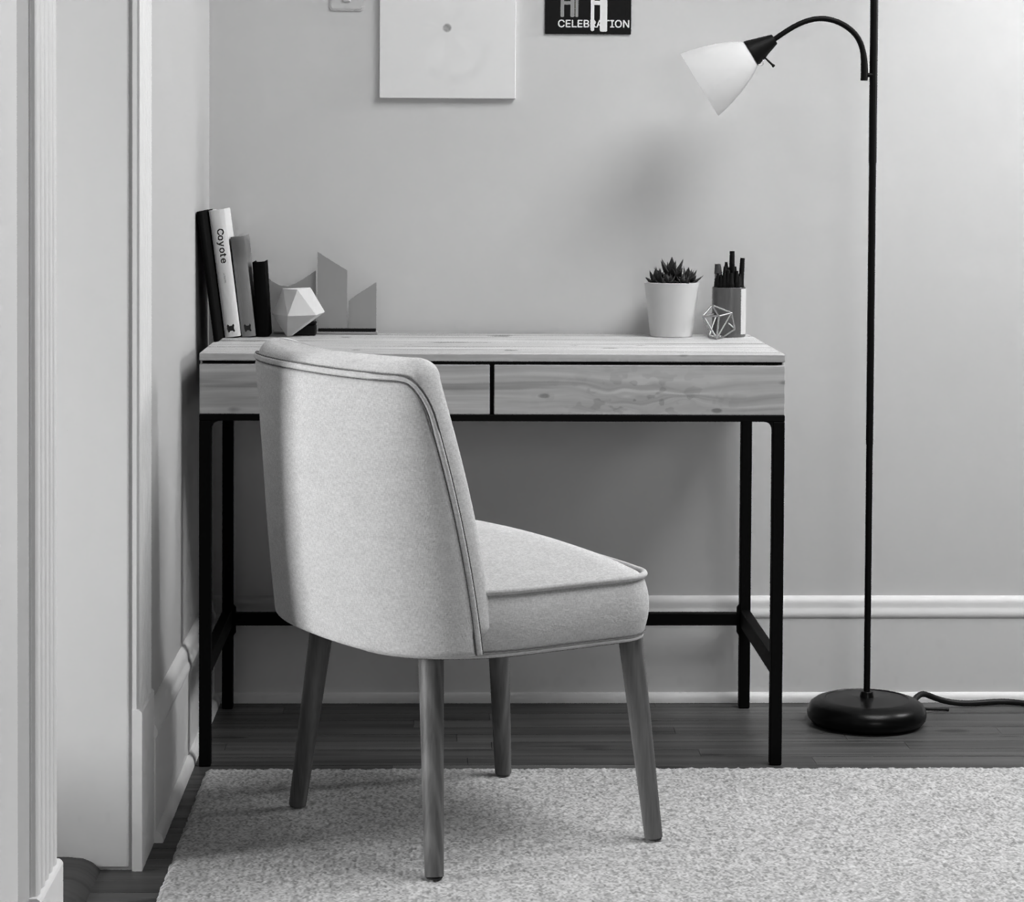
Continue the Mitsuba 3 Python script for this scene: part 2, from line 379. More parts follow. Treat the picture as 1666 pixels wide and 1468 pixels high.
# ------------------------------------------------------------------ rug
RX0, RX1, RY0, RY1, RZ = -.418, 1.60, 1.7, 4.190, .0105
def rug_mesh():
    xs = np.r_[np.arange(RX0, 1.12, .0035), np.linspace(1.13, RX1, 24)]
    ys = np.r_[np.linspace(RY0, 3.38, 24), np.arange(3.385, RY1 + .001, .0045)]
    X, Y = np.meshgrid(xs, ys, indexing='ij')
    P = np.stack([X, Y, X * 0], -1)
    row = np.sin(X / .0105 * 2 * np.pi + 1.2 * meshkit.noise(P * 40, 4))
    Z = RZ + .0026 * (meshkit.noise(P * [190, 150, 1], 1) - .5) + .0016 * (meshkit.noise(P * [80, 60, 1], 2) - .5) + .0004 * row
    e = np.minimum.reduce([X - RX0, RX1 - X, Y - RY0, RY1 - Y])
    Z = Z * np.clip(.35 + e / .008 * .65, 0, 1)
    X = X + (e < .003) * .003 * (meshkit.noise(P * 120, 9) - .5); Y = Y + (e < .003) * .004 * (meshkit.noise(P * 130, 11) - .5)
    nx, ny = X.shape
    v = np.stack([X, Y, Z], -1).reshape(-1, 3)
    i, j = np.meshgrid(np.arange(nx - 1), np.arange(ny - 1), indexing='ij'); a = (i * ny + j).ravel()
    f = np.vstack([np.stack([a, a + ny, a + ny + 1], 1), np.stack([a, a + ny + 1, a + 1], 1)])
    # skirt down to the floor
    ring = np.r_[np.arange(nx) * ny, (nx - 1) * ny + np.arange(1, ny), (np.arange(nx - 2, -1, -1)) * ny + ny - 1, np.arange(ny - 2, 0, -1)]
    w = v[ring].copy(); w[:, 2] = 0.0
    n0 = len(v); m = len(ring); k = np.arange(m); l = (k + 1) % m
    f = np.vstack([f, np.stack([ring[k], n0 + k, n0 + l], 1), np.stack([ring[k], n0 + l, ring[l]], 1)])
    c = len(v) + m; f = np.vstack([f, np.stack([n0 + l, n0 + k, np.full(m, c)], 1)])
    return trimesh.Trimesh(np.vstack([v, w, [[(RX0 + RX1) / 2, (RY0 + RY1) / 2, 0.]]]), f, process=False)
add('rug', rug_mesh(), 'mat_rug', smooth=True, label='large pale looped pile rug under the upholstered chair', cat='rug')

# ------------------------------------------------------------------ desk
DX0, DX1, DY0, DY1 = -.436, .624, 4.240, 4.735
desk = thing('desk', 'oak veneer writing desk with two drawers on a black metal frame', 'desk')
add('desktop', bev(DX0, DX1, DY0 - .001, DY1, .7375, .7519, .0015), 'mat_desk_wood', desk)
add('carcass', trimesh.util.concatenate([cub(DX0 + .004, DX1 - .004, DY0 + .018, DY1 - .004, .6412, .7375)]), 'mat_desk_inside', desk)
for sx0, sx1 in ((DX0, DX0 + .014), (DX1 - .014, DX1)):
    add('side_panel', bev(sx0 + .0003, sx1 - .0003, DY0 + .0185, DY1, .6412, .7374, .001), 'mat_desk_wood', desk)
for a, b in ((DX0 + .0003, .0877), (.0957, DX1 - .0003)):
    add('drawer', bev(a, b, DY0, DY0 + .0175, .6414, .7316, .0012), 'mat_desk_wood', desk)
tb = .0215
def fillet(x, sx, y):
    c = [(0, 0)] + [(.017 - .017 * math.sin(t), -.017 + .017 * math.cos(t)) for t in np.linspace(0, math.pi / 2, 7)]
    q = [(x + sx * a, .629 + b) for a, b in c]
    return extr(Polygon(q), 'y', y, y + tb)
add('frame_rail', trimesh.util.concatenate([bev(DX0, DX1, DY0, DY0 + tb, .6290, .6411, .0012), fillet(DX0 + tb - .0002, 1, DY0), fillet(DX1 - tb + .0002, -1, DY0)]), 'mat_black_metal', desk, label='black metal rail under the drawers')
BY = 4.6865
add('frame_rail', bev(DX0, DX1, BY, BY + tb, .6290, .6411, .0012), 'mat_black_metal', desk)
for x in (DX0, DX1 - tb):
    add('frame_rail', bev(x, x + tb, DY0 + tb, BY, .6290, .6411, .0012), 'mat_black_metal', desk)
    add('leg', bev(x, x + tb, DY0, DY0 + tb, .0005, .6292, .0015), 'mat_black_metal', desk, label='black metal leg')
    add('leg', bev(x, x + tb, BY, BY + tb, .0005, .6292, .0015), 'mat_black_metal', desk, label='black metal leg')
    add('stretcher', bev(x + .001, x + tb - .001, DY0 + tb, BY, .1650, .2000, .0015), 'mat_black_metal', desk, label='black metal stretcher')
add('stretcher', bev(DX0 + tb, DX1 - tb, BY + .001, BY + tb - .001, .1680, .1925, .0015), 'mat_black_metal', desk, label='black metal stretcher')
for x, s in ((DX0 + tb, 1), (DX1 - tb, -1)):
    q = [(x, .146), (x + s * .006, .154), (x + s * .006, .205), (x, .213)]
    add('bracket', extr(Polygon(q), 'y', BY - .001, BY + .006), 'mat_black_metal', desk, label='black joint bracket')

# ------------------------------------------------------------------ upholstered chair
CC = np.array([.053, 3.833, 0.]); CU = np.array([math.cos(math.pi / 6), .5, 0]); CV = np.array([-.5, math.cos(math.pi / 6), 0])
def cw(P):
    P = np.asarray(P, float)
    return CC + P[..., :1] * CU + P[..., 1:2] * CV + P[..., 2:3] * np.array([0, 0, 1.])
def chair_mesh(rings, **k):
    return ring_loft(cw(np.asarray(rings)), **k)
chair = thing('dining_chair', 'pale grey upholstered barrel back chair with tapered wooden legs on the rug', 'chair')

ZB, ZT = .350, .7735
def section(th, z):
    """outer back surface: th in [-pi/2, pi/2] from the right seam to the left seam -> (a, b), outward normal"""
    t = np.clip((z - .345) / (.772 - .345), -.05, 1.15)
    aE = -.146 + (-.249 + .146) * t + .013 * 4 * t * (1 - t) * 1.0
    aC = -.291 + (-.318 + .291) * t - .010 * 4 * t * (1 - t)
    w = .2655 + (.262 - .2655) * t
    n = 2.55 + (2.1 - 2.55) * t
    s, c = np.sin(th), np.cos(th)
    b = w * np.sign(s) * np.abs(s) ** (2 / n)
    a = aE - (aE - aC) * np.abs(c) ** (2 / n)
    return np.stack([a, b], -1)
NTH = 97
_th = np.linspace(-math.pi / 2, math.pi / 2, 1201)
def curve(z, n=NTH):
    """n points, evenly spaced by arc length, + outward normals + arc distance to the nearer end"""
    q = section(_th, z)
    d = np.r_[0, np.cumsum(np.linalg.norm(np.diff(q, axis=0), axis=1))]
    u = np.linspace(0, d[-1], n)
    p = np.stack([np.interp(u, d, q[:, 0]), np.interp(u, d, q[:, 1])], -1)
    t = np.gradient(p, axis=0); t /= np.linalg.norm(t, axis=1, keepdims=True)
    nrm = np.stack([-t[:, 1], t[:, 0]], -1)
    return p, nrm, np.minimum(u, d[-1] - u)

# back panel, slightly puffed, with its edges turned in at the piping
NZ = 70
grid, gn = np.zeros((NZ, NTH, 3)), None
R_C = .032
for i, tt in enumerate(np.r_[np.linspace(0, .04, 6)[:-1], np.linspace(.04, .96, NZ - 10), np.linspace(.96, 1, 6)[1:]]):
    # top edge drops round the corners
    p0, n0, e0 = curve(ZT)
    dd = np.clip(R_C - e0, 0, R_C)
    ztop = ZT - (R_C - np.sqrt(R_C ** 2 - dd ** 2))
    zz = ZB + tt * (ztop - ZB)
    for j in range(NTH):
        pass
    # evaluate section at varying z per column (interpolating between two sections)
    P = np.zeros((NTH, 2)); Nn = np.zeros((NTH, 2)); E = np.zeros(NTH)
    for zu in np.unique(np.round(zz, 5)):
        m = np.abs(np.round(zz, 5) - zu) < 1e-9
        pa, na, ea = curve(zu)
        P[m], Nn[m], E[m] = pa[m], na[m], ea[m]
    ez = np.minimum(zz - ZB, ztop - zz)
    e = np.minimum(E, ez)
    rr = .011
    off = -.0105 + .0115 * np.sqrt(np.clip(1 - (1 - np.clip(e / rr, 0, 1)) ** 2, 0, 1))
    wave = .0012 * (meshkit.noise(np.stack([E * 0 + np.arange(NTH) * .11, zz * 9, zz * 0], -1), 3) - .5)
    grid[i, :, :2] = P + Nn * (off + wave * (e > .02))[:, None]
    grid[i, :, 2] = zz
v = cw(grid).reshape(-1, 3)
f = []
for i in range(NZ - 1):
    for j in range(NTH - 1):
        a = i * NTH + j
        f += [[a, a + 1, a + NTH + 1], [a, a + NTH + 1, a + NTH]]
inner = grid.copy()
for i in range(NZ):
    P_ = grid[i, :, :2]; t_ = np.gradient(P_, axis=0); t_ /= np.linalg.norm(t_, axis=1, keepdims=True)
    inner[i, :, :2] = P_ - np.stack([-t_[:, 1], t_[:, 0]], -1) * .004
n0_ = len(v); v = np.vstack([v, cw(inner).reshape(-1, 3)])
f += [[n0_ + a, n0_ + c, n0_ + b] for a, b, c in list(f)]
rim = [(0, j) for j in range(NTH)] + [(i, NTH - 1) for i in range(1, NZ)] + [(NZ - 1, j) for j in range(NTH - 2, -1, -1)] + [(i, 0) for i in range(NZ - 2, 0, -1)]
rim = [i * NTH + j for i, j in rim]
for a, b in zip(rim, rim[1:] + rim[:1]): f += [[a, n0_ + b, b], [a, n0_ + a, n0_ + b]]
panel = trimesh.Trimesh(v, np.array(f), process=False)
if panel.volume < 0: panel.invert()
add('back_panel', panel, 'mat_fabric', chair, smooth=True)

# backrest cushion in front of it, wrapping to the sides and over the top
def cushion_ring(z, k, zo=0.):
    p, n, e = curve(z, 61)
    TH = .066
    oI, oO = -.074, -.0075
    oO = oO + .0082 * np.abs(np.linspace(-1, 1, 61))[:, None] ** 6
    mid = p + n * ((oI + oO) / 2)
    outer = np.concatenate([p + n * oO], 0)
    inner = (p + n * oI)[::-1]
    mo, mi_ = mid, mid[::-1]
    def capend(P0, Mid, tdir, flip):
        out = []
        for t in np.linspace(0, math.pi, 13)[1:-1]:
            out.append(Mid + flip * 0 + (P0 - Mid) * math.cos(t) + tdir * .046 * math.sin(t) ** .8)
        return np.array(out)
    # left end (index -1): from outer to inner ; right end: from inner to outer
    tl = np.array([1., -.10 * 0]); tr = np.array([1., 0.])
    cl = capend(p[-1] + n[-1] * oO[-1], mid[-1], tl, 1)
    cr = capend(p[0] + n[0] * oI, mid[0], tr, 1)
    ring = np.concatenate([outer, cl, inner, cr]); M = np.concatenate([mo, np.repeat(mid[-1:], len(cl), 0), mi_, np.repeat(mid[:1], len(cr), 0)])
    s = np.abs(M[:, 1]) / .262
    q = M + (ring - M) * k
    zz = z + zo * (1 + .62 * np.clip(s, 0, 1.1) ** 4)
    return np.concatenate([q, np.broadcast_to(zz, (len(q),))[:, None]], 1)
rings = []
for t in np.linspace(math.pi / 2, 0, 9): rings.append(cushion_ring(.395, max(math.cos(t), .04), -.022 * math.sin(t)))
for z in np.linspace(.40, .772, 34): rings.append(cushion_ring(z, 1.))
for t in np.linspace(0, math.pi / 2, 12)[1:]: rings.append(cushion_ring(.772, max(math.cos(t) ** .85, .03), .0245 * math.sin(t)))
add('backrest', chair_mesh(rings), 'mat_fabric', chair, smooth=True)

# piping along the edge of the back panel
p0, n0, e0 = curve(ZT)
path = []
for z in np.linspace(.348, ZT - R_C, 40):
    pa, na, _ = curve(z); path.append(np.r_[pa[0] + na[0] * .0002 + np.array([.0015, 0]), z])
dd = np.clip(R_C - e0, 0, R_C); zt_ = ZT - (R_C - np.sqrt(R_C ** 2 - dd ** 2))
for j in range(1, NTH - 1):
    pa, na, _ = curve(zt_[j]); path.append(np.r_[pa[j] + na[j] * -.0020, zt_[j] + .0035])
for z in np.linspace(.348, ZT - R_C, 40)[::-1]:
    pa, na, _ = curve(z); path.append(np.r_[pa[-1] + na[-1] * .0002 + np.array([.0015, 0]), z])
path = np.array(path)
ks = np.ones(5) / 5
sm = np.stack([np.convolve(np.pad(path[:, k], 2, mode='edge'), ks, 'valid') for k in range(3)], 1)
add('back_piping', tube(cw(sm), .0049, 10), 'mat_fabric', chair, smooth=True)
# dark stitching on both sides of the piping, run unbroken to draw the crease shade too
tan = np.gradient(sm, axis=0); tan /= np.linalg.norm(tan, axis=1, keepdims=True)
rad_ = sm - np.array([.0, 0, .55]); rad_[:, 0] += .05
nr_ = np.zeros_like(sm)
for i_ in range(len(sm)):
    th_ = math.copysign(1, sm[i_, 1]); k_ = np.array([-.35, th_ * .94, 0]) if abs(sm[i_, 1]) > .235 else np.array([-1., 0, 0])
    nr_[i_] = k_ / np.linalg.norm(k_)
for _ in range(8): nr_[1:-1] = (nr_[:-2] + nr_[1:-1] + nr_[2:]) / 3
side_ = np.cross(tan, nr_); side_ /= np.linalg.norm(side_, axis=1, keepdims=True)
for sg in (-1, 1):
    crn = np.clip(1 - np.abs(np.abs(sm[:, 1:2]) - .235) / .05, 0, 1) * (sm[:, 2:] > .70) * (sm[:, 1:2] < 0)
    add('stitching', tube(cw(sm + side_ * sg * .0052 + nr_ * (.0008 + .0042 * crn)), .0013, 6), 'mat_stitch', chair, smooth=True, label='dark stitching beside the piping, also drawn as shade in the crease')
# corner seam of the cushion's top
# seat
def seat_outline(inset=0., n=40):
    w, a0, a1 = .262 - inset, -.262 + inset, .190 - inset
    pts = []
    def corner(ca, cb, r, t0, t1, m=11):
        for t in np.linspace(t0, t1, m): pts.append((ca + r * math.cos(t), cb + r * math.sin(t)))
    r1 = .062 - inset * .5
    corner(a1 - r1, -w + r1, r1, -math.pi / 2, 0)
    for b in np.linspace(-w + r1, w - r1, 11)[1:-1]: pts.append((a1 + .014 * (1 - (b / (w - r1)) ** 2), b))
    corner(a1 - r1, w - r1, r1, 0, math.pi / 2)
    r2 = .16
    for a in np.linspace(a1 - r1, a0 + r2, 9)[1:-1]: pts.append((a, w))
    corner(a0 + r2, w - r2, r2, math.pi / 2, math.pi)
    for b in np.linspace(w - r2, -w + r2, 7)[1:-1]: pts.append((a0, b))
    corner(a0 + r2, -w + r2, r2, math.pi, 1.5 * math.pi)
    for a in np.linspace(a0 + r2, a1 - r1, 9)[1:-1]: pts.append((a, -w))
    pts = np.array(pts); u = np.clip((-.06 - pts[:, 0]) / .10, 0, 1); pts[:, 1] *= 1 - .035 * u * u * (3 - 2 * u)
    return pts
def sring(inset, z):
    o = seat_outline(inset)
    return np.concatenate([o, np.full((len(o), 1), z)], 1)
rings = [sring(.030, .3455), sring(.010, .346), sring(.003, .348), sring(.0, .353)]
for t in np.linspace(0, 1, 9)[1:]: rings.append(sring(-.006 * 4 * t * (1 - t) * 1.0, .356 + t * .078))
rings += [sring(.0015, .4385), sring(.005, .4425)]
base = seat_outline(.006); cen = np.array([-.03, 0.])
for k in np.linspace(.985, .03, 22):
    q = cen + (base - cen) * k
    z = .4435 + .060 * (1 - k ** 2.3)
    rings.append(np.concatenate([q, np.full((len(q), 1), z)], 1))
add('seat', chair_mesh(rings), 'mat_fabric', chair, smooth=True)
o = seat_outline(.0005)
add('seat_piping', tube(cw(np.concatenate([o, np.full((len(o), 1), .4445)], 1)), .0052, 10, closed=True), 'mat_fabric', chair, smooth=True)
o = seat_outline(.004)
hem = np.concatenate([o, np.full((len(o), 1), .3475)], 1)
add('hem_piping', tube(cw(hem), .0042, 8, closed=True), 'mat_fabric', chair, smooth=True)
o2 = seat_outline(-.0010)
add('stitching', tube(cw(np.concatenate([o2, np.full((len(o2), 1), .3535)], 1)), .0011, 6, closed=True), 'mat_stitch', chair, smooth=True)
add('underside', chair_mesh([np.concatenate([seat_outline(.012), np.full((len(o), 1), z)], 1) for z in (.3405, .348)]), 'mat_stitch', chair)

feet = [((.203 - .0, -.231), (.172, -.205)), ((.203, .2315), (.172, .206)), ((-.203, -.231), (-.180, -.178)), ((-.203, .2315), (-.182, .178))]
for i, (ft, tp) in enumerate(feet):
    A, B = np.r_[ft, .0156], np.r_[tp, .343]
    zs = np.linspace(0, 1, 14)
    pts = cw(A + (B - A) * zs[:, None]); rad = .0146 + (.0198 - .0146) * zs
    m = tube(pts, rad, 24)
    vz = m.vertices; lowm = vz[:, 2] < .02
    k = add('leg', m, LEGW[i % 2], chair, smooth=40, label='tapered wooden leg')
    add('glide', tube(cw(np.array([np.r_[ft, .0134], np.r_[ft, .0158]])), [.0125, .0135], 20), 'mat_leg_glide', k)

# ------------------------------------------------------------------ floor lamp
lamp = thing('floor_lamp', 'black floor lamp with a curved arm and white cone shade beside the desk', 'lamp')
LX, LY = .838, 4.562
prof = [(0, .0005), (.098, .0005), (.108, .004), (.1145, .012), (.1165, .020), (.115, .029), (.110, .038), (.101, .0445), (.090, .0485), (.082, .0495), (.081, .0482), (.030, .0505), (.014, .0525), (.012, .062), (.0095, .064), (0, .064)]
m = lathe(prof, 72); m.apply_translation((LX, LY, 0)); add('base', m, 'mat_lamp_base', lamp, smooth=40)
tube_x = lambda z: LX
def cyl(x, y, z0, z1, r0, r1=None, s=20): return tube([(x, y, z0), (x, y, (z0 + z1) / 2), (x, y, z1)], [r0, (r0 + (r1 or r0)) / 2, r1 or r0], s)
add('pole', trimesh.util.concatenate([cyl(LX, LY, .06, .55, .0064), cyl(LX, LY, .55, 1.10, .0070), cyl(LX, LY, 1.10, 1.72, .0077)]), 'mat_lamp', lamp, smooth=40)
AY = LY - .002
def fl(*q): return np.array([(x, AY, z) for x, z in q])
arm = spline(fl((.8195, 1.2605), (.8197, 1.2820), (.8185, 1.3040), (.8075, 1.3410), (.7760, 1.3695), (.7320, 1.3800), (.6920, 1.3695), (.6620, 1.3520), (.6430, 1.3390)), 60)
rad = np.interp(np.linspace(0, 1, 60), [0, .12, .22, 1], [.0070, .0068, .0055, .0051])
add('arm', tube(arm, rad, 14), 'mat_lamp', lamp, smooth=60)
add('arm_joint', tube(fl((.8195, 1.2712), (.829, 1.2712), (.838, 1.2712)), [.0052, .0042, .0060], 12), 'mat_lamp', lamp, smooth=40)
# shade, socket and switch are turned about the axis of the lamp head
c0, c1 = np.array([.6420, 1.3385]), np.array([.4990, 1.2495])
ax = (c1 - c0) / np.linalg.norm(c1 - c0)
def head(profile, sides=56):
    """profile (radius, distance along the head's axis)"""
    m = lathe(profile, sides)
    tl = .11   # the head is turned a little towards the wall
    d = np.array([ax[0] * math.cos(tl), math.sin(tl), ax[1] * math.cos(tl)]); e1 = np.array([-ax[1], 0, ax[0]]); e2 = np.cross(d, e1)
    v = m.vertices
    w = np.array([c0[0], AY, c0[1]]) + v[:, :1] * e1 + v[:, 1:2] * e2 + v[:, 2:3] * d
    m = trimesh.Trimesh(w, m.faces, process=False)
    m.fix_normals()
    return m
add('socket', head([(0, -.003), (.0105, -.002), (.0125, .004), (.0265, .047), (.0272, .0515), (.024, .0515), (.012, .03), (0, .03)]), 'mat_lamp', lamp, smooth=40)
# translucent shade with an oblique rim
sp = [(.0225, .0500), (.0285, .0545), (.0400, .073), (.0510, .097), (.0600, .122), (.0665, .146), (.0712, .1680)]
def shade_mesh():
    m = head(sp, 72)
    return m
add('shade', shade_mesh(), 'mat_shade', lamp, smooth=True, label='white translucent cone shade')
add('bulb', head([(0, .040), (.010, .041), (.012, .055), (.018, .075), (.024, .090), (.026, .102), (.022, .116), (.012, .125), (0, .128)], 28), 'mat_bulb', lamp, smooth=True, label='frosted bulb inside the shade')
sw = np.array([.6222, 1.3035])
add('switch_knob', trimesh.util.concatenate([tube(fl((.6200, 1.3085), (.6262, 1.3030)), [.0052, .0052], 14), tube(fl((.626, 1.3030), (.6425, 1.2875)), [.0017, .0021], 10), tube(fl((.6405, 1.2894), (.6435, 1.2865)), [.0030, .0030], 10)]), 'mat_lamp', lamp, smooth=40)
add('shade_ring', tube([(.6165 + .006 * math.cos(t), AY - .004, 1.2945 + .006 * math.sin(t)) for t in np.linspace(0, 2 * math.pi, 24)], .0011, 8), 'mat_wire', lamp, smooth=True)
# torchiere bowl on top of the pole
m = lathe([(0, 1.715), (.012, 1.716), (.04, 1.722), (.085, 1.745), (.12, 1.785), (.135, 1.825), (.132, 1.825), (.117, 1.787), (.083, 1.749), (.04, 1.727), (0, 1.724)], 40)
m.apply_translation((LX, LY, 0)); add('bowl', m, 'mat_shade', lamp, smooth=True)
cord = spline([(.930, 4.600, .018), (.950, 4.640, .0300), (.968, 4.662, .0345), (.993, 4.680, .0245), (1.025, 4.690, .0130), (1.070, 4.698, .0072), (1.120, 4.712, .0066), (1.150, 4.715, .0066), (1.185, 4.700, .0066), (1.24, 4.68, .0066), (1.36, 4.69, .0066), (1.6, 4.70, .0066)], 110)
add('cord', tube(cord, .0060, 10), 'mat_cord', lamp, smooth=True)
cord2 = spline([(.948, 4.615, .012), (.972, 4.645, .0085), (.990, 4.655, .0055), (1.008, 4.662, .0040), (1.022, 4.66, .0036)], 30)
add('cord', tube(cord2, .0030, 8), 'mat_cord', lamp, smooth=True)

# ------------------------------------------------------------------ things on the desk
ZD = .7520
def book(name, w, h, d, lean_deg, x, y, label, cover, pages='mat_pages', hollow=.0, group=None, spine_round=True):
    """w thickness, h height, d depth; spine faces the viewer; leans to the left about its lower left edge at (x, y)"""
    k = thing(name, label, 'book')
    tc = .0016
    L = math.radians(lean_deg)
    def place(m):
        v = m.vertices.copy()
        vx, vz = v[:, 0].copy(), v[:, 2].copy()
        m = trimesh.Trimesh(np.stack([x + vx * math.cos(L) - vz * math.sin(L), v[:, 1] + y, ZD + .0002 + vz * math.cos(L) + vx * math.sin(L)], 1), m.faces, process=False)
        return m
    sp_ = [(0, .0035), (w * .12, .0008), (w * .35, -.0008), (w * .65, -.0008), (w * .88, .0008), (w, .0035), (w, .006), (0, .006)]
    add('spine', place(extr(Polygon(sp_), 'z', 0, h)), cover, k, smooth=40)
    for a, b in ((0, tc), (w - tc, w)):
        add('cover', place(bev(a, b, .0055, d, 0, h, .0005)), cover, k)
    add('page_block', place(bev(tc + .0002, w - tc - .0002, .007, d - .004, .003, h - .003 - hollow, .0008)), pages, k)
    return k, place
kk, _ = book('book', .0100, .250, .215, 7.6, -.4345, 4.492, 'thin black book leaning on the left wall, behind the white book', 'mat_black_cloth', 'mat_black')
wk, wpl = book('book', .0300, .250, .135, 7.4, -.4222, 4.592, 'white paperback with a black title, leaning left on the desk', 'mat_paper_white')
gk, gpl = book('book', .0270, .197, .120, 6.6, -.3908, 4.606, 'mid grey book leaning against the white book on the desk', 'mat_book_grey')
bk, bpl = book('book', .0240, .147, .085, 3.6, -.3622, 4.616, 'short black book at the right end of the leaning books', 'mat_black_cloth', 'mat_black', hollow=.006)
# title running down the white spine and the publisher's marks at the foot of two spines
def spine_text(txt, height, place, xc, ztop, mat, parent, nm):
    t = meshkit.text_mesh(txt, height, .0004, bold=True)
    v = t.vertices.copy()
    v[:, 0] -= 0; yc = (v[:, 1].min() + v[:, 1].max()) / 2
    w = np.stack([xc + (v[:, 1] - yc), -.0012 + (.0004 - v[:, 2]) * 1.0, ztop - v[:, 0]], 1)
    m = trimesh.Trimesh(w, t.faces, process=False)
    if m.volume < 0: m.invert()
    add(nm, place(m), mat, parent)
tz = .2135
for ch, gap in (('C', .0128), ('o', .0124), ('y', .0120), ('o', .0120), ('t', .0086), ('e', .0120)):
    t = meshkit.text_mesh(ch, .0120, .0004, bold=True)
    v = t.vertices.copy()
    w = np.stack([.0118 + v[:, 1], -.0012 + (.0004 - v[:, 2]), tz - v[:, 0] * 1.15], 1)
    m = trimesh.Trimesh(w, t.faces, process=False)
    if m.volume < 0: m.invert()
    add('title_letter', wpl(m), 'mat_ink', wk)
    tz -= gap
spine_text('a novel', .0042, wpl, .0150, .126, 'mat_ink_soft', wk, 'subtitle')
def mark(place, xc, zc, s, parent):
    q = [(-1, .9), (-.75, 1.25), (-.35, .75), (.35, .75), (.75, 1.25), (1, .9), (.8, 0), (1, -.8), (.7, -1), (.3, -.6), (-.3, -.6), (-.6, -1.1), (-.8, -.8), (-1, 0)]
    add('emblem', place(extr(Polygon([(xc + a * s, zc + b * s) for a, b in q]), 'y', -.0013, -.0005)), 'mat_ink', parent)
mark(wpl, .0140, .0165, .0072, wk)
mark(gpl, .0138, .0165, .0068, gk)

# faceted plaster ornament (an irregular twenty faced solid standing on one facet)
ic = thing('polyhedron_ornament', 'white faceted geometric ornament in front of the grey letter holder', 'ornament')
pts = np.array([(-.3131, 4.640, .8462), (-.2589, 4.645, .8485), (-.2820, 4.605, .8462), (-.3340, 4.640, .7965), (-.2997, 4.583, .7955), (-.2450, 4.592, .7970), (-.2305, 4.648, .8000), (-.2600, 4.688, .8000), (-.3120, 4.684, .7970),
                (-.3035, 4.622, .7523), (-.2960, 4.630, .7523), (-.3030, 4.640, .7523)])
add('body', trimesh.convex.convex_hull(pts), 'mat_plaster', ic)
bb = thing('small_box', 'small black box behind the white faceted ornament', 'box')
add('body', bev(-.2945, -.2490, 4.654, 4.690, ZD + .0003, .7740, .002), 'mat_black', bb)
add('lid', bev(-.2952, -.2483, 4.6535, 4.6905, .7742, .7790, .0015), 'mat_black', bb)

# letter holder of grey sheet: three upright dividers cut to peaks
lh = thing('letter_holder', 'grey sheet metal letter holder with peaked dividers behind the faceted ornament', 'desk organizer')
add('tray', bev(-.335, -.128, 4.694, 4.733, ZD + .0002, .7575, .001), 'mat_grey_metal', lh)
def sheet(q, y): return extr(Polygon(q), 'y', y, y + .0035)
add('divider', sheet([(-.365, .7576), (-.365, .882), (-.352, .868), (-.340, .857), (-.324, .8485), (-.308, .847), (-.294, .852), (-.278, .861), (-.252, .879), (-.252, .7576)], 4.712), 'mat_grey_metal', lh)
add('divider', sheet([(-.248, .7576), (-.248, .9165), (-.238, .910), (-.189, .880), (-.189, .7576)], 4.700), 'mat_grey_metal', lh)
add('divider', sheet([(-.186, .7576), (-.186, .818), (-.172, .829), (-.131, .856), (-.131, .7576)], 4.712), 'mat_grey_metal', lh)
add('front_lip', bev(-.246, -.131, 4.694, 4.697, .7576, .7640, .0008), 'mat_black', lh, label='dark front lip')

# succulent in a white pot
pl = thing('potted_succulent', 'dark spiky succulent in a white tapered pot on the desk', 'potted plant')
PX, PY = .4585, 4.672
prof = [(0, ZD + .0003), (.0405, ZD + .0003), (.0420, ZD + .002), (.0545, .8560), (.0555, .8600), (.0520, .8608), (.0505, .8560), (.0480, .846), (0, .846)]
m = lathe(prof, 56); m.apply_translation((PX, PY, 0)); add('pot', m, 'mat_pot', pl, smooth=40, label='white tapered pot')
m = lathe([(0, .840), (.0478, .8465), (.030, .8535), (0, .8545)], 32); m.apply_translation((PX, PY, 0)); add('soil', m, 'mat_soil', pl, smooth=True)
def leaf(base, az, el, ln, wd):
    n = 9; t = np.linspace(0, 1, n)
    elev = el + .35 * t
    d = np.cumsum(np.stack([np.cos(elev) * math.cos(az), np.cos(elev) * math.sin(az), np.sin(elev)], 1), 0) * ln / n
    c = np.asarray(base) + d - d[0]
    side = np.array([-math.sin(az), math.cos(az), 0]); upv = np.array([-math.sin(el) * math.cos(az), -math.sin(el) * math.sin(az), math.cos(el)])
    wprof = wd * np.sin(np.clip(.25 + t * .72, 0, 1) * math.pi) ** .8 * (1 - t ** 6)
    rings = [[c[i] + side * wprof[i] * math.cos(a) + upv * wprof[i] * (.42 * math.sin(a) + .10 * math.cos(a) ** 2) for a in np.arange(8) * math.pi / 4] for i in range(n)]
    return ring_loft(rings)
rosettes = [(0, 0, .006, 1.0), (-.030, -.012, -.004, .78), (.031, -.008, -.003, .80), (.004, .026, .0, .85), (-.012, -.030, -.006, .66), (.020, -.032, -.006, .6)]
for (ox, oy, oz, s) in rosettes:
    for lay, (cnt, el, ln) in enumerate(((7, .35, .050), (6, .80, .052), (4, 1.22, .050))):
        for i in range(cnt):
            az = 2 * math.pi * (i + .5 * lay) / cnt + rng.uniform(-.2, .2) + ox * 30
            add('leaf', leaf((PX + ox, PY + oy, .858 + oz), az, el + rng.uniform(-.12, .12), ln * s * rng.uniform(.9, 1.12), .0088 * s), 'mat_leaf', pl, smooth=True)

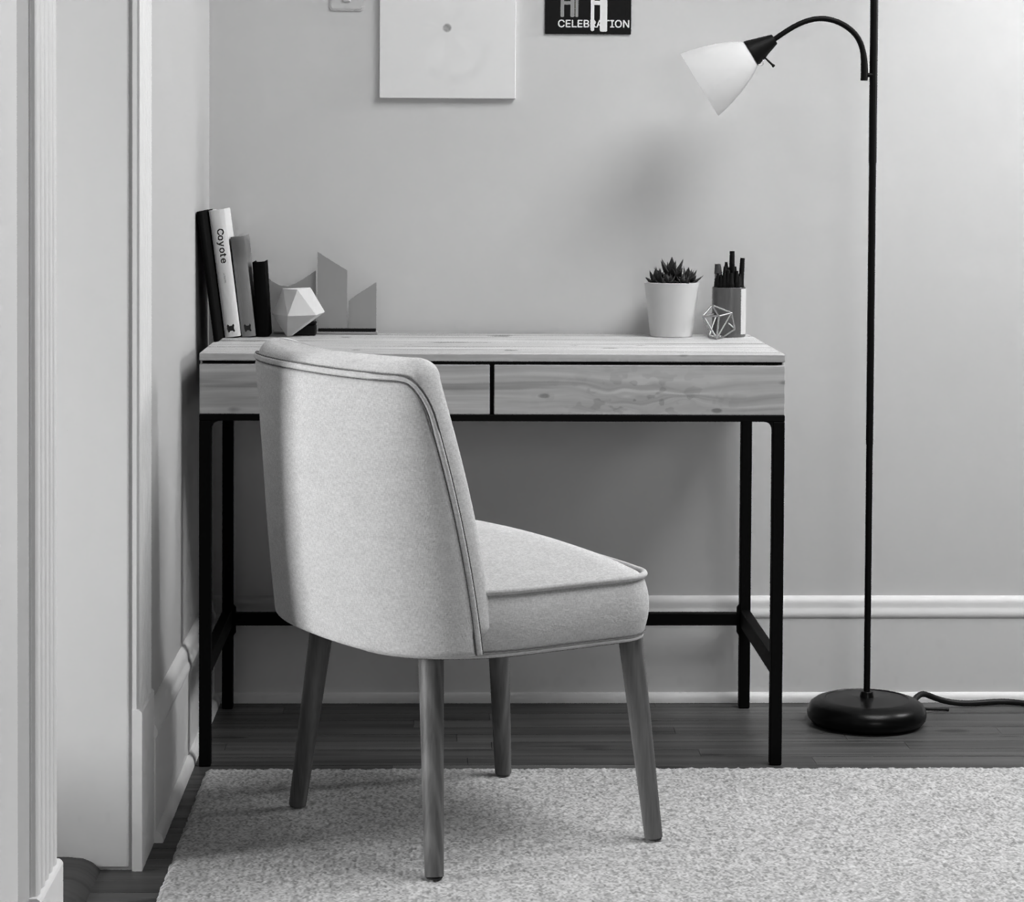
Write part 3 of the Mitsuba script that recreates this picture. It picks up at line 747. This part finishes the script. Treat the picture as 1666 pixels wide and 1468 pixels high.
# pen cup
cup = thing('pen_cup', 'glossy dark grey pen cup with a painted window reflection, full of black pens, on the desk', 'pen cup')
QX, QY = .5735, 4.676
prof = [(0, ZD + .0003), (.0325, ZD + .0003), (.0335, ZD + .0015), (.0335, .8500), (.0329, .8510), (.0323, .8500), (.0320, .757), (0, .757)]
m = lathe(prof, 56); m.apply_translation((QX, QY, 0)); add('body', m, 'mat_cup', cup, smooth=40)
sa = np.radians(np.linspace(-52, -16, 9))  # white band painted on the cup where the window would reflect
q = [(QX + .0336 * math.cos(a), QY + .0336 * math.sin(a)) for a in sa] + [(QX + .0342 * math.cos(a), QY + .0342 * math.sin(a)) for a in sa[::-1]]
add('painted_reflection', extr(Polygon(q), 'z', ZD + .006, .8485), 'mat_pot', cup, smooth=40, label='painted white reflection of the window')
def pen(name, lab, cat, bx, by, tx, ty, zt, r, kind, grp=None):
    A, B = np.array([QX + bx, QY + by, .7585]), np.array([QX + tx, QY + ty, zt])
    k = thing(name, lab, cat, grp)
    def seg(t0, t1, r0, r1=None, mat='mat_black', nm='barrel', s=14, n=4):
        t = np.linspace(t0, t1, n); add(nm, tube(A + (B - A) * t[:, None], np.linspace(r0, r1 or r0, n), s), mat, k, smooth=40)
    if kind == 'brush':
        seg(0, .80, r * .6, r, nm='handle'); seg(.80, .86, r * 1.15, r * 1.2, mat='mat_wire', nm='ferrule'); seg(.86, 1, r * 1.3, r * .9, mat='mat_bristle', nm='bristles')
    elif kind == 'cap':
        seg(0, .66, r, nm='barrel'); seg(.66, 1, r * 1.18, r * 1.0, nm='cap')
    else:
        seg(0, .82, r, nm='barrel'); seg(.82, 1, r * .95, r * .45, nm='tip')
pen('pen', 'tallest black marker standing in the dark pen cup', 'pen', .004, -.008, .005, -.006, .923, .0048, 'cap')
pen('pen', 'black pen at the right edge of the dark pen cup', 'pen', .018, -.004, .0262, -.004, .909, .0046, 'cap')
pen('brush', 'grey bristled brush at the left edge of the dark pen cup', 'brush', -.016, -.006, -.0235, -.006, .897, .0062, 'brush')
GP = 'short black pens packed in the dark pen cup'
LP = 'short black pen packed in the dark pen cup'
for (x, y, z, r) in ((-.010, -.016, .893, .0062), (-.004, -.022, .886, .0062), (-.024, -.012, .879, .0062), (-.012, -.022, .880, .0062), (.013, -.020, .884, .0062), (.020, -.014, .878, .0052), (.0065, -.016, .898, .0055), (-.006, .000, .901, .0055), (.012, .004, .892, .0062), (-.018, .008, .882, .0062), (.022, .006, .876, .0055), (.003, .020, .890, .0055), (-.026, -.003, .876, .0055), (.0255, -.006, .872, .0052), (.0015, -.0255, .880, .0062), (-.018, -.019, .876, .0055), (.0165, -.0215, .874, .0055), (-.024, .012, .874, .0055), (.012, .022, .878, .0055)):
    pen('pen', LP, 'pen', x * .8, y * .8, x, y, z, r, 'plain', GP)

# wire ornament
wo = thing('wire_ornament', 'small geometric wire ornament in front of the dark pen cup', 'ornament')
V = {'L': (.5150, 4.612, .7968), 'T': (.5340, 4.622, .8175), 'R': (.5700, 4.604, .8040), 'B': (.5400, 4.592, .7545), 'Q': (.5810, 4.636, .7700), 'M': (.5420, 4.575, .7990), 'K': (.5480, 4.660, .7990), 'D': (.5600, 4.640, .7545), 'E': (.5300, 4.640, .7545)}
for a, b in (('L', 'T'), ('T', 'R'), ('L', 'B'), ('B', 'R'), ('R', 'Q'), ('L', 'M'), ('M', 'R'), ('M', 'T'), ('M', 'B'), ('T', 'K'), ('K', 'Q'), ('L', 'K'), ('B', 'D'), ('D', 'Q'), ('E', 'L'), ('E', 'K'), ('E', 'D'), ('B', 'E')):
    add('wire', tube(np.array([V[a], V[b]]), .0021, 8), 'mat_wire', wo, smooth=60)

# ------------------------------------------------------------------ things on the back wall
pr = thing('art_print', 'pale print of a white flower with a dark centre on the back wall', 'picture')
def flower_fn(p, n, uv):
    dx, dz = p.x - .0085, p.z - 1.3675
    r = dr.sqrt(dx * dx + dz * dz); a = dr.atan2(dz, dx)
    px, pz = dx - .012, dz + .035
    R = dr.sqrt(px * px + pz * pz)
    pet = smoothstep(.074 + .010 * dr.sin(a * 9), .060 + .010 * dr.sin(a * 9), R)
    ray = noise(a * 5 + 20, r * 20.) * smoothstep(.012, .03, r)
    edge = smoothstep(.052, .066, R) * smoothstep(.086, .068, R) * smoothstep(.1, -.2, pz / dr.maximum(R, 1e-4) + .35 - px * 6)
    eye = smoothstep(.0105, .006, r) * (.75 + .5 * noise(p.x * 300, p.z * 300))
    v = .65 + .035 * pet * (ray - .4) - .03 * edge * (.4 + ray) - .34 * eye
    return G(dr.maximum(v, .05))
principled('mat_print', proc(flower_fn), .6, .2)
add('mount', bev(-.1275, .1470, YB - .0115, YB - .0005, 1.2255, 1.590, .001), 'mat_paper_white', pr)
add('sheet', cub(-.1265, .1460, YB - .0122, YB - .0114, 1.2265, 1.589), 'mat_print', pr, label='flower print')
ps = thing('poster', 'small black poster with blurred white lettering right of the flower print', 'poster')
add('sheet', bev(.2060, .3805, YB - .0050, YB - .0005, 1.3575, 1.600, .0012), 'mat_black', ps)
def stroke(x0, x1, z0, z1, mat='mat_paper_white', r=.003):
    P = sbox(x0 + r, z0 + r, x1 - r, z1 - r).buffer(r, 4)
    add('letter_stroke', extr(P, 'y', YB - .0056, YB - .0049), mat, ps)
X = lambda px: .2060 + (px - 887) * (.3805 - .2060) / (1027 - 887)
Zp = lambda py: 1.3575 + (55 - py) * .00125
for (a, b, y0, y1, mt) in ((912, 918, 28, -40, 'mat_ink_soft'), (928, 935, 28, -40, 'mat_ink_soft'), (936, 941, 28, -40, 'mat_ink_soft'), (961, 967, 50, -40, 'mat_paper_white'), (976, 988, 51, -40, 'mat_paper_white'), (912, 930, 7, 3, 'mat_ink_soft'), (961, 982, 8, 1, 'mat_paper_white')):
    stroke(X(a), X(b), Zp(y0), Zp(y1), mt, min(.003, (X(b) - X(a)) * .4))
t = meshkit.text_mesh('CELEBRATION', .0145, .0007, bold=True)
v = t.vertices.copy(); w0 = v[:, 0].min(); wid = v[:, 0].max() - w0
v = np.stack([X(908) + (v[:, 0] - w0) * (X(1024) - X(908)) / wid, YB - .0050 - v[:, 2], Zp(44) + v[:, 1]], 1)
t = trimesh.Trimesh(v, t.faces, process=False)
if t.volume < 0: t.invert()
add('lettering', t, 'mat_paper_white', ps)
sk = thing('light_switch', 'white light switch plate high on the wall left of the flower print', 'light switch')
P = sbox(-.2290 + .008, 1.4005 + .008, -.1590 - .008, 1.5150 - .008).buffer(.008, 6)
q = [extr(P.buffer(-d), 'y', YB - h, YB - h + .002) for d, h in ((0, .0025), (.0015, .0040), (.004, .0055))]
add('plate', trimesh.util.concatenate(q), 'mat_switch', sk)
add('toggle', bev(-.2020, -.1860, YB - .0100, YB - .0035, 1.4180, 1.4980, .002), 'mat_switch', sk)
